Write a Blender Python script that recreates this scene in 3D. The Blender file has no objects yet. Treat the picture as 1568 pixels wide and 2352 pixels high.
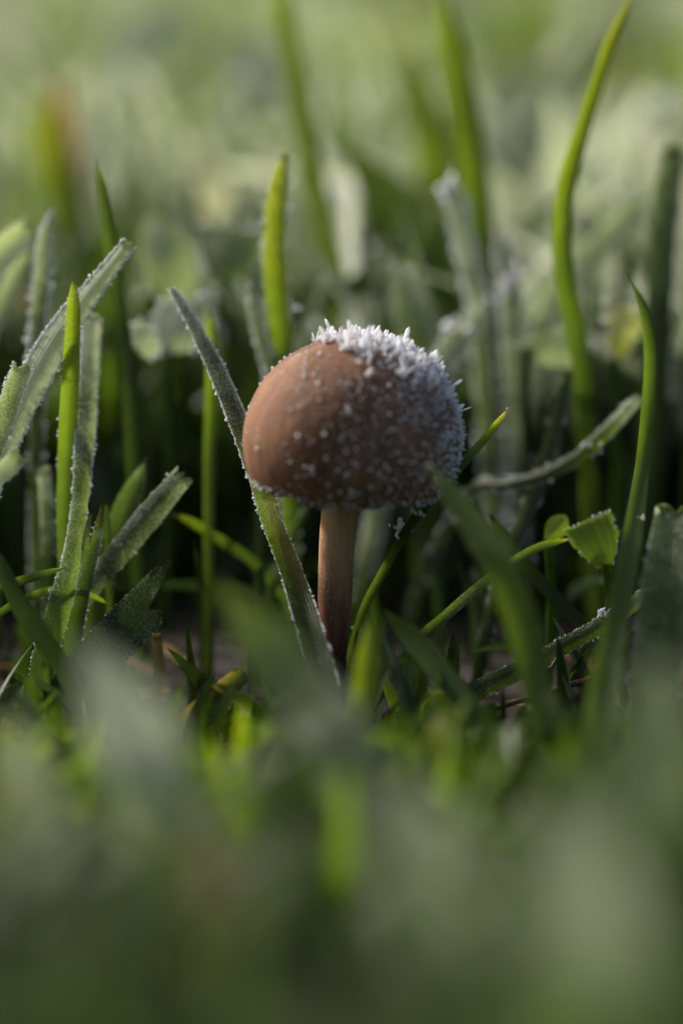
import bpy, math, random
import numpy as np
from mathutils import Vector, Matrix, noise

random.seed(7)
RNG = np.random.default_rng(11)
sc = bpy.context.scene
COL = sc.collection
MM = 0.001                       # everything below is measured in millimetres

# ------------------------------------------------------------------ camera
PITCH = math.radians(14.0)
DIST = 260.0                     # mm from lens to the mushroom
FIELD = 57.5                     # mm of width at the mushroom
PXW = 1568.0                     # pixel frame used for measuring the photograph (1568 x 2352)
K = FIELD / PXW / DIST
FWD = np.array([0.0, math.cos(PITCH), -math.sin(PITCH)])
UPV = np.array([0.0, math.sin(PITCH), math.cos(PITCH)])
RGT = np.array([1.0, 0.0, 0.0])
_ctr = RGT * (14 * K * DIST) + UPV * (474 * K * DIST)     # mushroom foot stands at the origin
CAM = _ctr - FWD * DIST
cd = bpy.data.cameras.new('camera')
cam = bpy.data.objects.new('camera', cd)
COL.objects.link(cam)
cam.location = Vector(CAM) * MM
cam.rotation_euler = (math.pi / 2 - PITCH, 0, 0)
cd.sensor_fit = 'HORIZONTAL'
cd.sensor_width = 24.0
cd.lens = 24.0 * DIST / FIELD
cd.clip_start = 0.002
cd.clip_end = 400.0
cd.dof.use_dof = True
cd.dof.focus_distance = (DIST - 3.2) * MM
cd.dof.aperture_fstop = cd.lens / 14.0
sc.camera = cam

# ------------------------------------------------------------------ light
SUN_EL = math.radians(36.0)
SUN_AZ = math.radians(-58.0)      # from +Y (away from the camera), negative towards -X
sun_dir = Vector((math.sin(SUN_AZ) * math.cos(SUN_EL), math.cos(SUN_AZ) * math.cos(SUN_EL), math.sin(SUN_EL)))
world = bpy.data.worlds.new('World')
sc.world = world
world.use_nodes = True
wn = world.node_tree.nodes
wn.clear()
sky = wn.new('ShaderNodeTexSky')
sky.sky_type = 'NISHITA'
sky.sun_disc = False
sky.sun_elevation = SUN_EL
sky.sun_rotation = SUN_AZ
sky.air_density = 1.0
sky.dust_density = 7.0
sky.ozone_density = 0.4
bg = wn.new('ShaderNodeBackground')
bg.inputs['Strength'].default_value = 0.075
wo = wn.new('ShaderNodeOutputWorld')
world.node_tree.links.new(sky.outputs[0], bg.inputs[0])
world.node_tree.links.new(bg.outputs[0], wo.inputs[0])
sd = bpy.data.lights.new('sun', 'SUN')
sd.energy = 3.0
sd.angle = math.radians(4.0)
sd.color = (1.0, 0.95, 0.86)
sun = bpy.data.objects.new('sun', sd)
COL.objects.link(sun)
sun.rotation_euler = sun_dir.to_track_quat('Z', 'Y').to_euler()

sc.view_settings.view_transform = 'Standard'
sc.view_settings.look = 'None'
sc.view_settings.exposure = 0.95
sc.view_settings.gamma = 1.0
sc.render.engine = 'CYCLES'
sc.cycles.use_denoising = True
sc.cycles.max_bounces = 8
sc.cycles.diffuse_bounces = 4
sc.cycles.transmission_bounces = 6
sc.cycles.sample_clamp_indirect = 6.0
sc.cycles.use_adaptive_sampling = False


# ------------------------------------------------------------------ pixel helpers
def P(x, y, d):
    """point seen at pixel (x, y), d mm behind (+) or before (-) the mushroom"""
    s = DIST + d
    return CAM + s * (FWD + (x - 784.0) * K * RGT + (1176.0 - y) * K * UPV)


def project(p):
    q = np.asarray(p) - CAM
    s = q @ FWD
    return 784.0 + (q @ RGT) / s / K, 1176.0 - (q @ UPV) / s / K, s - DIST


def px2mm(w, d):
    return w * K * (DIST + d)


# ------------------------------------------------------------------ materials
class Nodes:
    def __init__(self, name):
        self.m = bpy.data.materials.new(name)
        self.m.use_nodes = True
        self.t = self.m.node_tree
        self.t.nodes.clear()
        self.out = self.t.nodes.new('ShaderNodeOutputMaterial')

    def n(self, kind, **kw):
        nd = self.t.nodes.new(kind)
        for k, v in kw.items():
            setattr(nd, k, v)
        return nd

    def l(self, a, b):
        self.t.links.new(a, b)

    def val(self, sock, v):
        if hasattr(v, 'is_linked') or hasattr(v, 'links'):
            self.l(v, sock)
        else:
            sock.default_value = v

    def math(self, op, a, b=0.0, clamp=False):
        nd = self.n('ShaderNodeMath', operation=op, use_clamp=clamp)
        self.val(nd.inputs[0], a)
        self.val(nd.inputs[1], b)
        return nd.outputs[0]

    def mix(self, f, a, b, blend='MIX'):
        nd = self.n('ShaderNodeMix', data_type='RGBA', blend_type=blend)
        self.val(nd.inputs[0], f)
        self.val(nd.inputs[6], a)
        self.val(nd.inputs[7], b)
        return nd.outputs[2]

    def ramp(self, f, stops):
        nd = self.n('ShaderNodeValToRGB')
        e = nd.color_ramp.elements
        while len(e) < len(stops):
            e.new(0.5)
        for el, (p, c) in zip(e, stops):
            el.position = p
            el.color = (*c, 1.0)
        self.val(nd.inputs[0], f)
        return nd.outputs[0]

    def noise(self, scale, detail=2.0, vec=None, rough=0.5):
        nd = self.n('ShaderNodeTexNoise')
        nd.inputs['Scale'].default_value = scale
        nd.inputs['Detail'].default_value = detail
        nd.inputs['Roughness'].default_value = rough
        if vec is not None:
            self.l(vec, nd.inputs['Vector'])
        return nd.outputs[0]

    def attr(self, name):
        return self.n('ShaderNodeAttribute', attribute_name=name).outputs['Fac']

    def bump(self, h, strength, dist):
        nd = self.n('ShaderNodeBump')
        nd.inputs['Strength'].default_value = strength
        nd.inputs['Distance'].default_value = dist
        self.l(h, nd.inputs['Height'])
        return nd.outputs[0]


def grass_material():
    N = Nodes('grass')
    uv = N.n('ShaderNodeUVMap').outputs[0]
    sep = N.n('ShaderNodeSeparateXYZ')
    N.l(uv, sep.inputs[0])
    pos = N.n('ShaderNodeNewGeometry').outputs['Position']
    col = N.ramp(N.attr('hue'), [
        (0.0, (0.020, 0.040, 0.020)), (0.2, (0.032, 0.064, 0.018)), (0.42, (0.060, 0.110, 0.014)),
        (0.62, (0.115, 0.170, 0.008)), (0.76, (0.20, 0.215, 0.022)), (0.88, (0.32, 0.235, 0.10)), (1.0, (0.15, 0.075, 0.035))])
    # veins run along the blade
    wv = N.n('ShaderNodeTexWave', wave_type='BANDS', bands_direction='X', wave_profile='SIN')
    mp = N.n('ShaderNodeMapping')
    mp.inputs['Scale'].default_value = (1.0, 0.15, 1.0)
    N.l(uv, mp.inputs[0])
    N.l(mp.outputs[0], wv.inputs[0])
    wv.inputs['Scale'].default_value = 2.6
    wv.inputs['Distortion'].default_value = 0.6
    vein = wv.outputs['Fac']
    nz = N.noise(900.0, 3.0, pos)
    k = N.math('ADD', N.math('MULTIPLY', vein, 0.30), N.math('MULTIPLY', nz, 0.7))
    k = N.math('ADD', k, 0.5)
    comb = N.n('ShaderNodeCombineColor')
    for i in range(3):
        N.l(k, comb.inputs[i])
    col = N.mix(1.0, col, comb.outputs[0], 'MULTIPLY')
    # dried scars
    sc_ = N.math('MULTIPLY', N.attr('scar'), N.math('ADD', N.math('MULTIPLY', N.noise(1500.0, 4.0, pos, 0.7), 2.4), -0.55), True)
    col = N.mix(sc_, col, N.mix(N.noise(700.0, 3.0, pos), (0.10, 0.05, 0.02, 1), (0.36, 0.25, 0.13, 1)))
    # rime: a patchy white film
    fr = N.attr('frost')
    n2 = N.noise(5200.0, 3.0, pos, 0.7)
    n3 = N.noise(500.0, 2.0, pos)
    f = N.math('SUBTRACT', N.math('ADD', N.math('MULTIPLY', n2, 2.3), N.math('MULTIPLY', n3, 0.7)), 1.5)
    f = N.math('ADD', N.math('MULTIPLY', f, 1.2), N.math('SUBTRACT', N.math('MULTIPLY', fr, 1.5), 0.45))
    ed = N.math('POWER', N.math('ABSOLUTE', N.math('SUBTRACT', N.math('MULTIPLY', sep.outputs[0], 2.0), 1.0)), 5.0)
    f = N.math('ADD', f, N.math('MULTIPLY', N.math('MULTIPLY', ed, fr), 0.9))
    f = N.math('MULTIPLY', N.math('MAXIMUM', f, 0.0), N.math('GREATER_THAN', fr, 0.01), True)
    f = N.math('MINIMUM', f, 0.92)
    colf = N.mix(f, col, (0.76, 0.82, 0.68, 1.0))
    pr = N.n('ShaderNodeBsdfPrincipled')
    N.l(colf, pr.inputs['Base Color'])
    N.l(N.math('ADD', N.math('MULTIPLY', f, 0.35), 0.40), pr.inputs['Roughness'])
    pr.inputs['Specular IOR Level'].default_value = 0.45
    hsum = N.math('ADD', N.math('MULTIPLY', vein, 0.6), N.math('MULTIPLY', n2, 0.6))
    N.l(N.bump(hsum, 0.5, 0.00008), pr.inputs['Normal'])
    tr = N.n('ShaderNodeBsdfTranslucent')
    two = N.attr('two')
    hu_ = N.attr('hue')
    tk = N.math('MINIMUM', N.math('MAXIMUM', N.math('SUBTRACT', N.math('MULTIPLY', hu_, 7.0), 0.4), 0.8), 3.3)
    tkc = N.n('ShaderNodeCombineColor')
    N.l(tk, tkc.inputs[0])
    N.l(N.math('MULTIPLY', tk, 0.97), tkc.inputs[1])
    N.l(N.math('MULTIPLY', tk, 0.30), tkc.inputs[2])
    tcol = N.mix(1.0, col, tkc.outputs[0], 'MULTIPLY')
    tcol = N.mix(N.math('GREATER_THAN', hu_, 0.8), tcol, N.mix(1.0, col, (1.15, 1.1, 1.0, 1.0), 'MULTIPLY'))
    gm = N.n('ShaderNodeGamma')          # solid blades: light crosses two skins
    N.l(tcol, gm.inputs[0])
    N.l(N.math('SUBTRACT', 1.0, N.math('MULTIPLY', two, 0.56)), gm.inputs[1])
    tcol = N.mix(N.math('MULTIPLY', f, 0.85), gm.outputs[0], (0.82, 0.87, 0.66, 1.0))
    N.l(tcol, tr.inputs['Color'])
    mx = N.n('ShaderNodeMixShader')
    N.l(N.math('ADD', N.math('MULTIPLY', two, 0.20), 0.42), mx.inputs[0])
    N.l(pr.outputs[0], mx.inputs[1])
    N.l(tr.outputs[0], mx.inputs[2])
    N.l(mx.outputs[0], N.out.inputs[0])
    return N.m


def ice_material():
    N = Nodes('ice')
    pr = N.n('ShaderNodeBsdfPrincipled')
    pr.inputs['Base Color'].default_value = (0.93, 0.94, 0.97, 1)
    pr.inputs['Roughness'].default_value = 0.22
    pr.inputs['IOR'].default_value = 1.31
    pr.inputs['Specular IOR Level'].default_value = 0.8
    pr.inputs['Transmission Weight'].default_value = 0.12
    tr = N.n('ShaderNodeBsdfTranslucent')
    tr.inputs['Color'].default_value = (0.93, 0.94, 0.97, 1)
    mx = N.n('ShaderNodeMixShader')
    mx.inputs[0].default_value = 0.4
    N.l(pr.outputs[0], mx.inputs[1])
    N.l(tr.outputs[0], mx.inputs[2])
    N.l(mx.outputs[0], N.out.inputs[0])
    return N.m


def cap_material():
    N = Nodes('mushroom_cap')
    tc = N.n('ShaderNodeTexCoord').outputs['Object']
    mp = N.n('ShaderNodeMapping')
    mp.inputs['Scale'].default_value = (1, 1, 0.35)
    N.l(tc, mp.inputs[0])
    n1 = N.noise(260.0, 4.0, mp.outputs[0], 0.6)
    n2 = N.noise(1800.0, 3.0, tc, 0.6)
    streak = N.noise(5.0, 4.0, N.n('ShaderNodeUVMap').outputs[0], 0.6)
    t = N.math('ADD', N.math('MULTIPLY', n1, 0.55), N.math('MULTIPLY', streak, 0.45))
    col = N.ramp(t, [(0.36, (0.090, 0.042, 0.024)), (0.5, (0.160, 0.080, 0.046)), (0.64, (0.235, 0.125, 0.075))])
    k = N.math('ADD', N.math('MULTIPLY', n2, 0.4), 0.8)
    comb = N.n('ShaderNodeCombineColor')
    for i in range(3):
        N.l(k, comb.inputs[i])
    col = N.mix(1.0, col, comb.outputs[0], 'MULTIPLY')
    # faint rime bloom where the crystals grow thick
    f = N.math('MULTIPLY', N.attr('frost'), N.math('ADD', n2, 0.1), True)
    col = N.mix(N.math('MULTIPLY', f, 0.22), col, (0.62, 0.58, 0.66, 1))
    pr = N.n('ShaderNodeBsdfPrincipled')
    N.l(col, pr.inputs['Base Color'])
    pr.inputs['Roughness'].default_value = 0.75
    pr.inputs['Specular IOR Level'].default_value = 0.18
    pr.inputs['Subsurface Weight'].default_value = 0.25
    pr.inputs['Subsurface Radius'].default_value = (1.0, 0.4, 0.2)
    pr.inputs['Subsurface Scale'].default_value = 0.0012
    N.l(N.bump(N.math('ADD', N.math('MULTIPLY', n1, 0.6), N.math('MULTIPLY', n2, 0.4)), 0.5, 0.0003), pr.inputs['Normal'])
    N.l(pr.outputs[0], N.out.inputs[0])
    return N.m


def simple_material(name, stops, scale, rough=0.8, bump=0.0003, squash=1.0, sss=0.0):
    N = Nodes(name)
    tc = N.n('ShaderNodeTexCoord').outputs['Object']
    mp = N.n('ShaderNodeMapping')
    mp.inputs['Scale'].default_value = (1, 1, squash)
    N.l(tc, mp.inputs[0])
    n1 = N.noise(scale, 5.0, mp.outputs[0], 0.65)
    col = N.ramp(n1, stops)
    pr = N.n('ShaderNodeBsdfPrincipled')
    N.l(col, pr.inputs['Base Color'])
    pr.inputs['Roughness'].default_value = rough
    if sss:
        pr.inputs['Subsurface Weight'].default_value = sss
        pr.inputs['Subsurface Radius'].default_value = (1.0, 0.45, 0.25)
        pr.inputs['Subsurface Scale'].default_value = 0.001
    N.l(N.bump(n1, 0.6, bump), pr.inputs['Normal'])
    N.l(pr.outputs[0], N.out.inputs[0])
    return N.m


def stem_material():
    N = Nodes('mushroom_stem')
    tc = N.n('ShaderNodeTexCoord').outputs['Object']
    sep = N.n('ShaderNodeSeparateXYZ')
    N.l(tc, sep.inputs[0])
    mp = N.n('ShaderNodeMapping')
    mp.inputs['Scale'].default_value = (1, 1, 0.12)
    N.l(tc, mp.inputs[0])
    n1 = N.noise(1600.0, 4.0, mp.outputs[0], 0.6)
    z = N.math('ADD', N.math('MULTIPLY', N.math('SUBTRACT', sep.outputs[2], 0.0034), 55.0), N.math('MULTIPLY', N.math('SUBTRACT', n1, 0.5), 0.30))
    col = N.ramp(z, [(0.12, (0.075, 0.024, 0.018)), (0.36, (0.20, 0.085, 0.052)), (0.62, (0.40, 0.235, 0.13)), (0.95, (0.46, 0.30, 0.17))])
    k = N.math('ADD', N.math('MULTIPLY', n1, 0.5), 0.75)
    comb = N.n('ShaderNodeCombineColor')
    for i in range(3):
        N.l(k, comb.inputs[i])
    col = N.mix(1.0, col, comb.outputs[0], 'MULTIPLY')
    pr = N.n('ShaderNodeBsdfPrincipled')
    N.l(col, pr.inputs['Base Color'])
    pr.inputs['Roughness'].default_value = 0.5
    pr.inputs['Subsurface Weight'].default_value = 0.3
    pr.inputs['Subsurface Radius'].default_value = (1.0, 0.45, 0.25)
    pr.inputs['Subsurface Scale'].default_value = 0.0012
    N.l(N.bump(n1, 0.5, 0.0002), pr.inputs['Normal'])
    N.l(pr.outputs[0], N.out.inputs[0])
    return N.m


M_GRASS = grass_material()
M_ICE = ice_material()
M_CAP = cap_material()
M_STEM = stem_material()
M_SOIL = simple_material('soil', [(0.3, (0.006, 0.005, 0.003)), (0.55, (0.014, 0.010, 0.006)), (0.75, (0.028, 0.020, 0.012))], 260.0, 0.95, 0.002)
M_GILL = simple_material('gill', [(0.3, (0.10, 0.05, 0.03)), (0.7, (0.17, 0.09, 0.055))], 500.0)
M_TWIG = simple_material('dead_stalk', [(0.3, (0.06, 0.028, 0.016)), (0.55, (0.19, 0.10, 0.055)), (0.75, (0.33, 0.20, 0.12))], 900.0, 0.75, 0.0003, 0.3)


# ------------------------------------------------------------------ mesh helpers
def make_object(name, verts, faces_q, mat, parent=None, loc=(0, 0, 0), attrs=None, uv=None, smooth=True, tris=None):
    """verts (n,3) in mm, in world place; loc is the origin in mm"""
    loc = np.asarray(loc, float)
    v = (np.asarray(verts, float) - loc) * MM
    me = bpy.data.meshes.new(name)
    nq = 0 if faces_q is None else len(faces_q)
    nt = 0 if tris is None else len(tris)
    loops = []
    if nq:
        loops.append(np.asarray(faces_q, np.int32).ravel())
    if nt:
        loops.append(np.asarray(tris, np.int32).ravel())
    loops = np.concatenate(loops)
    me.vertices.add(len(v))
    me.vertices.foreach_set('co', v.astype(np.float32).ravel())
    me.loops.add(len(loops))
    me.loops.foreach_set('vertex_index', loops)
    me.polygons.add(nq + nt)
    starts = np.concatenate([np.arange(nq) * 4, nq * 4 + np.arange(nt) * 3]).astype(np.int32)
    totals = np.concatenate([np.full(nq, 4), np.full(nt, 3)]).astype(np.int32)
    me.polygons.foreach_set('loop_start', starts)
    me.polygons.foreach_set('loop_total', totals)
    if smooth:
        me.polygons.foreach_set('use_smooth', np.ones(nq + nt, bool))
    if uv is not None:
        lay = me.uv_layers.new(name='UVMap')
        lay.data.foreach_set('uv', np.asarray(uv, np.float32)[loops].ravel())
    for k, a in (attrs or {}).items():
        at = me.attributes.new(k, 'FLOAT', 'POINT')
        at.data.foreach_set('value', np.asarray(a, np.float32).ravel())
    me.update()
    me.validate()
    me.materials.append(mat)
    ob = bpy.data.objects.new(name, me)
    COL.objects.link(ob)
    if parent is not None:
        ob.parent = parent
        ob.location = Vector(loc * MM) - parent.location if parent.parent is None else Vector(loc * MM) - parent.location - parent.parent.location
    else:
        ob.location = Vector(loc * MM)
    return ob


def tag(o, label, cat=None, group=None, kind=None):
    o['label'] = label
    if cat:
        o['category'] = cat
    if group:
        o['group'] = group
    if kind:
        o['kind'] = kind
    return o


def norm(a):
    return a / np.maximum(np.linalg.norm(a, axis=-1, keepdims=True), 1e-9)


def strips(path, width, side, nrm, fold, cross=5, jag=None):
    """many leaf strips at once: path (N,S,3), width (N,S), side/nrm (N,S,3), fold (N,)"""
    N_, S = width.shape
    us = np.linspace(-1, 1, cross)
    off = np.abs(us)[None, None, :] * fold[:, None, None] * width[:, :, None] * 0.5
    v = path[:, :, None, :] + side[:, :, None, :] * (us[None, None, :] * width[:, :, None] * 0.5)[..., None] + nrm[:, :, None, :] * off[..., None]
    if jag is not None:
        v = v + jag
    idx = np.arange(N_ * S * cross).reshape(N_, S, cross)
    q = np.stack([idx[:, :-1, :-1], idx[:, :-1, 1:], idx[:, 1:, 1:], idx[:, 1:, :-1]], -1).reshape(-1, 4)
    t = np.linspace(0, 1, S)
    uv = np.stack([np.broadcast_to((us * 0.5 + 0.5)[None, None, :], (N_, S, cross)), np.broadcast_to(t[None, :, None], (N_, S, cross))], -1)
    return v.reshape(-1, 3), q, uv.reshape(-1, 2)


_hex = []
for zz, rr in ((0.0, 0.75), (0.55, 1.0), (0.82, 0.85)):
    for j in range(6):
        a = j * math.pi / 3
        _hex.append((rr * math.cos(a), rr * math.sin(a), zz))
_hex.append((0, 0, 1.0))
HEXV = np.array(_hex)
HEXQ = np.array([(r * 6 + j, r * 6 + (j + 1) % 6, (r + 1) * 6 + (j + 1) % 6, (r + 1) * 6 + j) for r in range(2) for j in range(6)])
HEXT = np.array([(12 + j, 12 + (j + 1) % 6, 18) for j in range(6)])


def crystals(pos, dirs, length, rad, flat=None):
    n = len(pos)
    dirs = norm(dirs)
    ref = norm(RNG.normal(size=(n, 3)))
    a = norm(np.cross(dirs, ref))
    b = np.cross(dirs, a)
    fl = np.ones(n) if flat is None else flat
    v = pos[:, None, :] + dirs[:, None, :] * (HEXV[None, :, 2] * length[:, None])[..., None] \
        + a[:, None, :] * (HEXV[None, :, 0] * rad[:, None])[..., None] + b[:, None, :] * (HEXV[None, :, 1] * (rad * fl)[:, None])[..., None]
    base = (np.arange(n) * len(HEXV))[:, None, None]
    return v.reshape(-1, 3), (HEXQ[None] + base).reshape(-1, 4), (HEXT[None] + base).reshape(-1, 3)


def spline(pts, n):
    """Catmull-Rom through rows of pts (all columns), resampled evenly"""
    p = np.asarray(pts, float)
    if len(p) == 2:
        p = np.stack([p[0], (p[0] + p[1]) / 2, p[1]])
    e = np.concatenate([[2 * p[0] - p[1]], p, [2 * p[-1] - p[-2]]])
    out = []
    for i in range(1, len(e) - 2):
        for t in np.linspace(0, 1, 12, endpoint=False):
            a, b, c, d = e[i - 1:i + 3]
            out.append(0.5 * ((2 * b) + (c - a) * t + (2 * a - 5 * b + 4 * c - d) * t * t + (3 * b - a - 3 * c + d) * t ** 3))
    out.append(p[-1])
    out = np.array(out)
    s = np.concatenate([[0], np.cumsum(np.linalg.norm(np.diff(out[:, :3], axis=0), axis=1))])
    u = np.linspace(0, s[-1], n)
    return np.stack([np.interp(u, s, out[:, k]) for k in range(p.shape[1])], 1)


# ------------------------------------------------------------------ ground
def fbm(x, y, f, o=3, seed=0.0):
    return noise.fractal(Vector((x * f + seed, y * f - seed, seed * 0.7)), 1.0, 2.0, o)


def ground_height(x, y):
    return 0.0


gx = np.concatenate([[-60000, -8000, -2000, -700], np.linspace(-300, 300, 90), [700, 2000, 8000, 60000]])
gy = np.concatenate([[-60000, -8000, -2000, -700], np.linspace(-300, 500, 120), [900, 1500, 4000, 12000, 60000]])
gv = np.array([(x, y, (1.1 * fbm(x, y, 0.06, 4, 3.1) - 0.5) if abs(x) < 350 and -350 < y < 520 else -0.5) for y in gy for x in gx])
nx = len(gx)
gi = np.arange(len(gv)).reshape(len(gy), nx)
gq = np.stack([gi[:-1, :-1], gi[:-1, 1:], gi[1:, 1:], gi[1:, :-1]], -1).reshape(-1, 4)
ground = make_object('ground', gv, gq, M_SOIL)
tag(ground, 'dark damp soil under the frosted grass', None, None, 'structure')

# ------------------------------------------------------------------ mushroom
mushroom = bpy.data.objects.new('mushroom', None)
COL.objects.link(mushroom)
mushroom.empty_display_size = 0.005
tag(mushroom, 'small brown mushroom with domed frosty cap on a slim pale stem', 'mushroom')

CAPC = np.array([0.95, 0.0, 20.3])
tilt = Matrix.Rotation(math.radians(4.5), 3, 'Y') @ Matrix.Rotation(math.radians(2.0), 3, 'X')
TILT = np.array(tilt)
prof = spline([(6.7, 0.9, 0), (7.3, 0.15, 0), (7.75, 0.05, 0), (8.3, 0.9, 0), (8.75, 2.3, 0), (8.9, 4.0, 0), (8.6, 5.9, 0), (7.85, 7.8, 0), (6.6, 9.5, 0),
               (4.95, 10.85, 0), (3.1, 11.7, 0), (1.4, 12.08, 0), (0.001, 12.15, 0)], 56)[:, :2]
NT = 128


def cap_point(theta, r, z):
    """theta array, r, z arrays -> world mm"""
    s = 1 + 0.018 * np.sin(2 * theta + 0.6) + 0.012 * np.sin(3 * theta + 2.0) + 0.006 * np.sin(7 * theta + 1)
    edge = np.clip(1 - z / 3.0, 0, 1)
    rr = r * s
    zz = z + edge * (0.16 * np.sin(5 * theta + 0.4) + 0.10 * np.sin(11 * theta) + 0.05 * np.sin(23 * theta + 2))
    zz = zz + 0.35 * np.clip(z / 13, 0, 1) * np.cos(theta - 0.6) * (r / 9.0)
    loc = np.stack([rr * np.cos(theta), rr * np.sin(theta), zz], -1)
    return loc @ TILT.T + CAPC


th = np.arange(NT) * 2 * math.pi / NT
TH, R_ = np.meshgrid(th, prof[:, 0])
_, Z_ = np.meshgrid(th, prof[:, 1])
capv = cap_point(TH, R_, Z_)
FROST_AXIS = norm(np.array([0.80, 0.34, 0.48]))


def frost_density(nrm_):
    return np.clip((nrm_ @ FROST_AXIS - 0.28) / 0.5, 0, 1)


capn = norm(capv - (CAPC + np.array([0, 0, 4.0])))
ci = np.arange(capv.shape[0] * NT).reshape(capv.shape[0], NT)
cq = np.stack([ci[:-1], np.roll(ci[:-1], -1, 1), np.roll(ci[1:], -1, 1), ci[1:]], -1).reshape(-1, 4)
cuv = np.stack([TH / (2 * math.pi) * 12, Z_ / 13.0], -1).reshape(-1, 2)
cap = make_object('cap', capv.reshape(-1, 3), cq, M_CAP, mushroom, attrs={'frost': frost_density(capn).ravel()}, uv=cuv)

# gills: radial blades under the cap, and the flesh that carries them
NG = 72
gvv, gqq = [], []
for i in range(NG):
    a = 2 * math.pi * i / NG
    rows = [(1.2, 4.0, 2.0), (3.5, 4.6, 1.0), (5.6, 4.0, 0.7), (7.0, 2.4, 0.7)] if i % 2 == 0 else [(4.2, 4.6, 1.6), (5.6, 4.0, 0.9), (7.0, 2.4, 0.8)]
    for sgn in (-1, 1):
        b0 = len(gvv)
        for r, zt, zb in rows:
            da = sgn * 0.06 / r
            gvv.append((r, a + da, zt))
            gvv.append((r, a + da, zb))
        for k in range(len(rows) - 1):
            gqq.append((b0 + 2 * k, b0 + 2 * k + 1, b0 + 2 * k + 3, b0 + 2 * k + 2))
b0 = len(gvv)
for r, z in ((1.0, 4.4), (3.5, 4.7), (5.6, 4.2), (7.3, 2.2), (7.6, 0.9)):
    for j in range(48):
        gvv.append((r, j * 2 * math.pi / 48, z))
for k in range(4):
    for j in range(48):
        gqq.append((b0 + k * 48 + j, b0 + k * 48 + (j + 1) % 48, b0 + (k + 1) * 48 + (j + 1) % 48, b0 + (k + 1) * 48 + j))
gvv = np.array(gvv)
gl = np.stack([gvv[:, 0] * np.cos(gvv[:, 1]), gvv[:, 0] * np.sin(gvv[:, 1]), gvv[:, 2]], -1) @ TILT.T + CAPC
gills = make_object('gills', gl, gqq, M_GILL, mushroom, smooth=False)

# stem
sp = spline([(-0.25, 0.4, -1.5, 1.0), (-0.15, 0.3, 1.5, 0.92), (-0.05, 0.2, 4.5, 0.95), (-0.08, 0, 7.2, 1.12), (-0.02, 0, 10.4, 1.40), (0.12, 0, 14.4, 1.46), (0.40, 0, 19.0, 1.47), (0.70, 0, 22.4, 1.5), (0.9, 0, 25.4, 1.7)], 44)
tv = []
for i, (x, y, z, r) in enumerate(sp):
    for j in range(32):
        a = 2 * math.pi * j / 32
        rr = r * (1 + 0.03 * math.sin(3 * a + z * 0.3) + 0.035 * noise.noise(Vector((math.cos(a) * 1.4, math.sin(a) * 1.4, z * 0.25))))
        tv.append((x + rr * math.cos(a), y + rr * math.sin(a), z))
si = np.arange(len(tv)).reshape(-1, 32)
sq = np.stack([si[:-1], np.roll(si[:-1], -1, 1), np.roll(si[1:], -1, 1), si[1:]], -1).reshape(-1, 4)
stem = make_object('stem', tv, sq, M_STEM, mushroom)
# fine pale fibres on the stem
nf = 500
fz = RNG.uniform(5, 20.4, nf)
fa = RNG.uniform(0, 2 * math.pi, nf)
fr_ = np.interp(fz, sp[:, 2], sp[:, 3]) * 0.99
fx = np.interp(fz, sp[:, 2], sp[:, 0])
fd = np.stack([np.cos(fa), np.sin(fa), RNG.uniform(-0.6, 0.6, nf)], -1)
fp = np.stack([fx + fr_ * np.cos(fa), fr_ * np.sin(fa), fz], -1)
v, q, t = crystals(fp, fd, RNG.uniform(0.05, 0.16, nf), RNG.uniform(0.012, 0.02, nf))
o = make_object('stem_rime', v, q, M_ICE, stem, tris=t, smooth=False)
o['kind'] = 'stuff'


# crystals on the cap
def sample_cap(n):
    s = np.concatenate([[0], np.cumsum(np.linalg.norm(np.diff(prof, axis=0), axis=1))])
    out_p, out_n = [], []
    u = RNG.uniform(0, s[-1], n * 3)
    r = np.interp(u, s, prof[:, 0])
    z = np.interp(u, s, prof[:, 1])
    keep = RNG.uniform(0, 9, n * 3) < r
    u, r, z = u[keep][:n], r[keep][:n], z[keep][:n]
    th_ = RNG.uniform(0, 2 * math.pi, len(u))
    p = cap_point(th_, r, z)
    e = 0.05
    pa = cap_point(th_ + 0.01, r, z)
    r2 = np.interp(u + e, s, prof[:, 0])
    z2 = np.interp(u + e, s, prof[:, 1])
    pb = cap_point(th_, r2, z2)
    nn = norm(np.cross(pa - p, pb - p))
    flip = np.sum(nn * (p - (CAPC + np.array([0, 0, 5.0]))), 1) < 0
    nn[flip] *= -1
    return p, nn, z, th_


def clump(p, f, seed):
    return np.array([noise.noise(Vector(q * f) + Vector((seed, 0, 0))) for q in p])


p, nn, z, th_ = sample_cap(11000)
dens = frost_density(nn)
cl = clump(p, 0.55, 3.0)
front = np.clip(-nn[:, 1], 0, 1)
keep_d = RNG.uniform(0, 1, len(p)) < np.clip(dens * 0.42 + cl * 0.6 * (dens > 0.05), 0, 1) * (z > 0.4)
keep_s = (~keep_d) & (RNG.uniform(0, 1, len(p)) < 0.26 * np.clip(0.85 + 1.0 * cl + 1.1 * nn[:, 0], 0.05, 2.2)) & (z > 0.15)
keep_r = (~keep_d) & (~keep_s) & (z < 0.7) & (RNG.uniform(0, 1, len(p)) < 0.75)
P_, D_, L_, R2_, F_ = [], [], [], [], []


def add_cr(mask, lmin, lmax, rmin, rmax, spread, flat, sink=0.06):
    n = int(mask.sum())
    P_.append(p[mask] - nn[mask] * sink)
    D_.append(norm(nn[mask] + spread * RNG.normal(size=(n, 3)) + np.array([0.1, 0, 0.25])))
    L_.append(RNG.uniform(lmin, lmax, n))
    R2_.append(RNG.uniform(rmin, rmax, n))
    F_.append(RNG.uniform(flat, 1.0, n))


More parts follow.
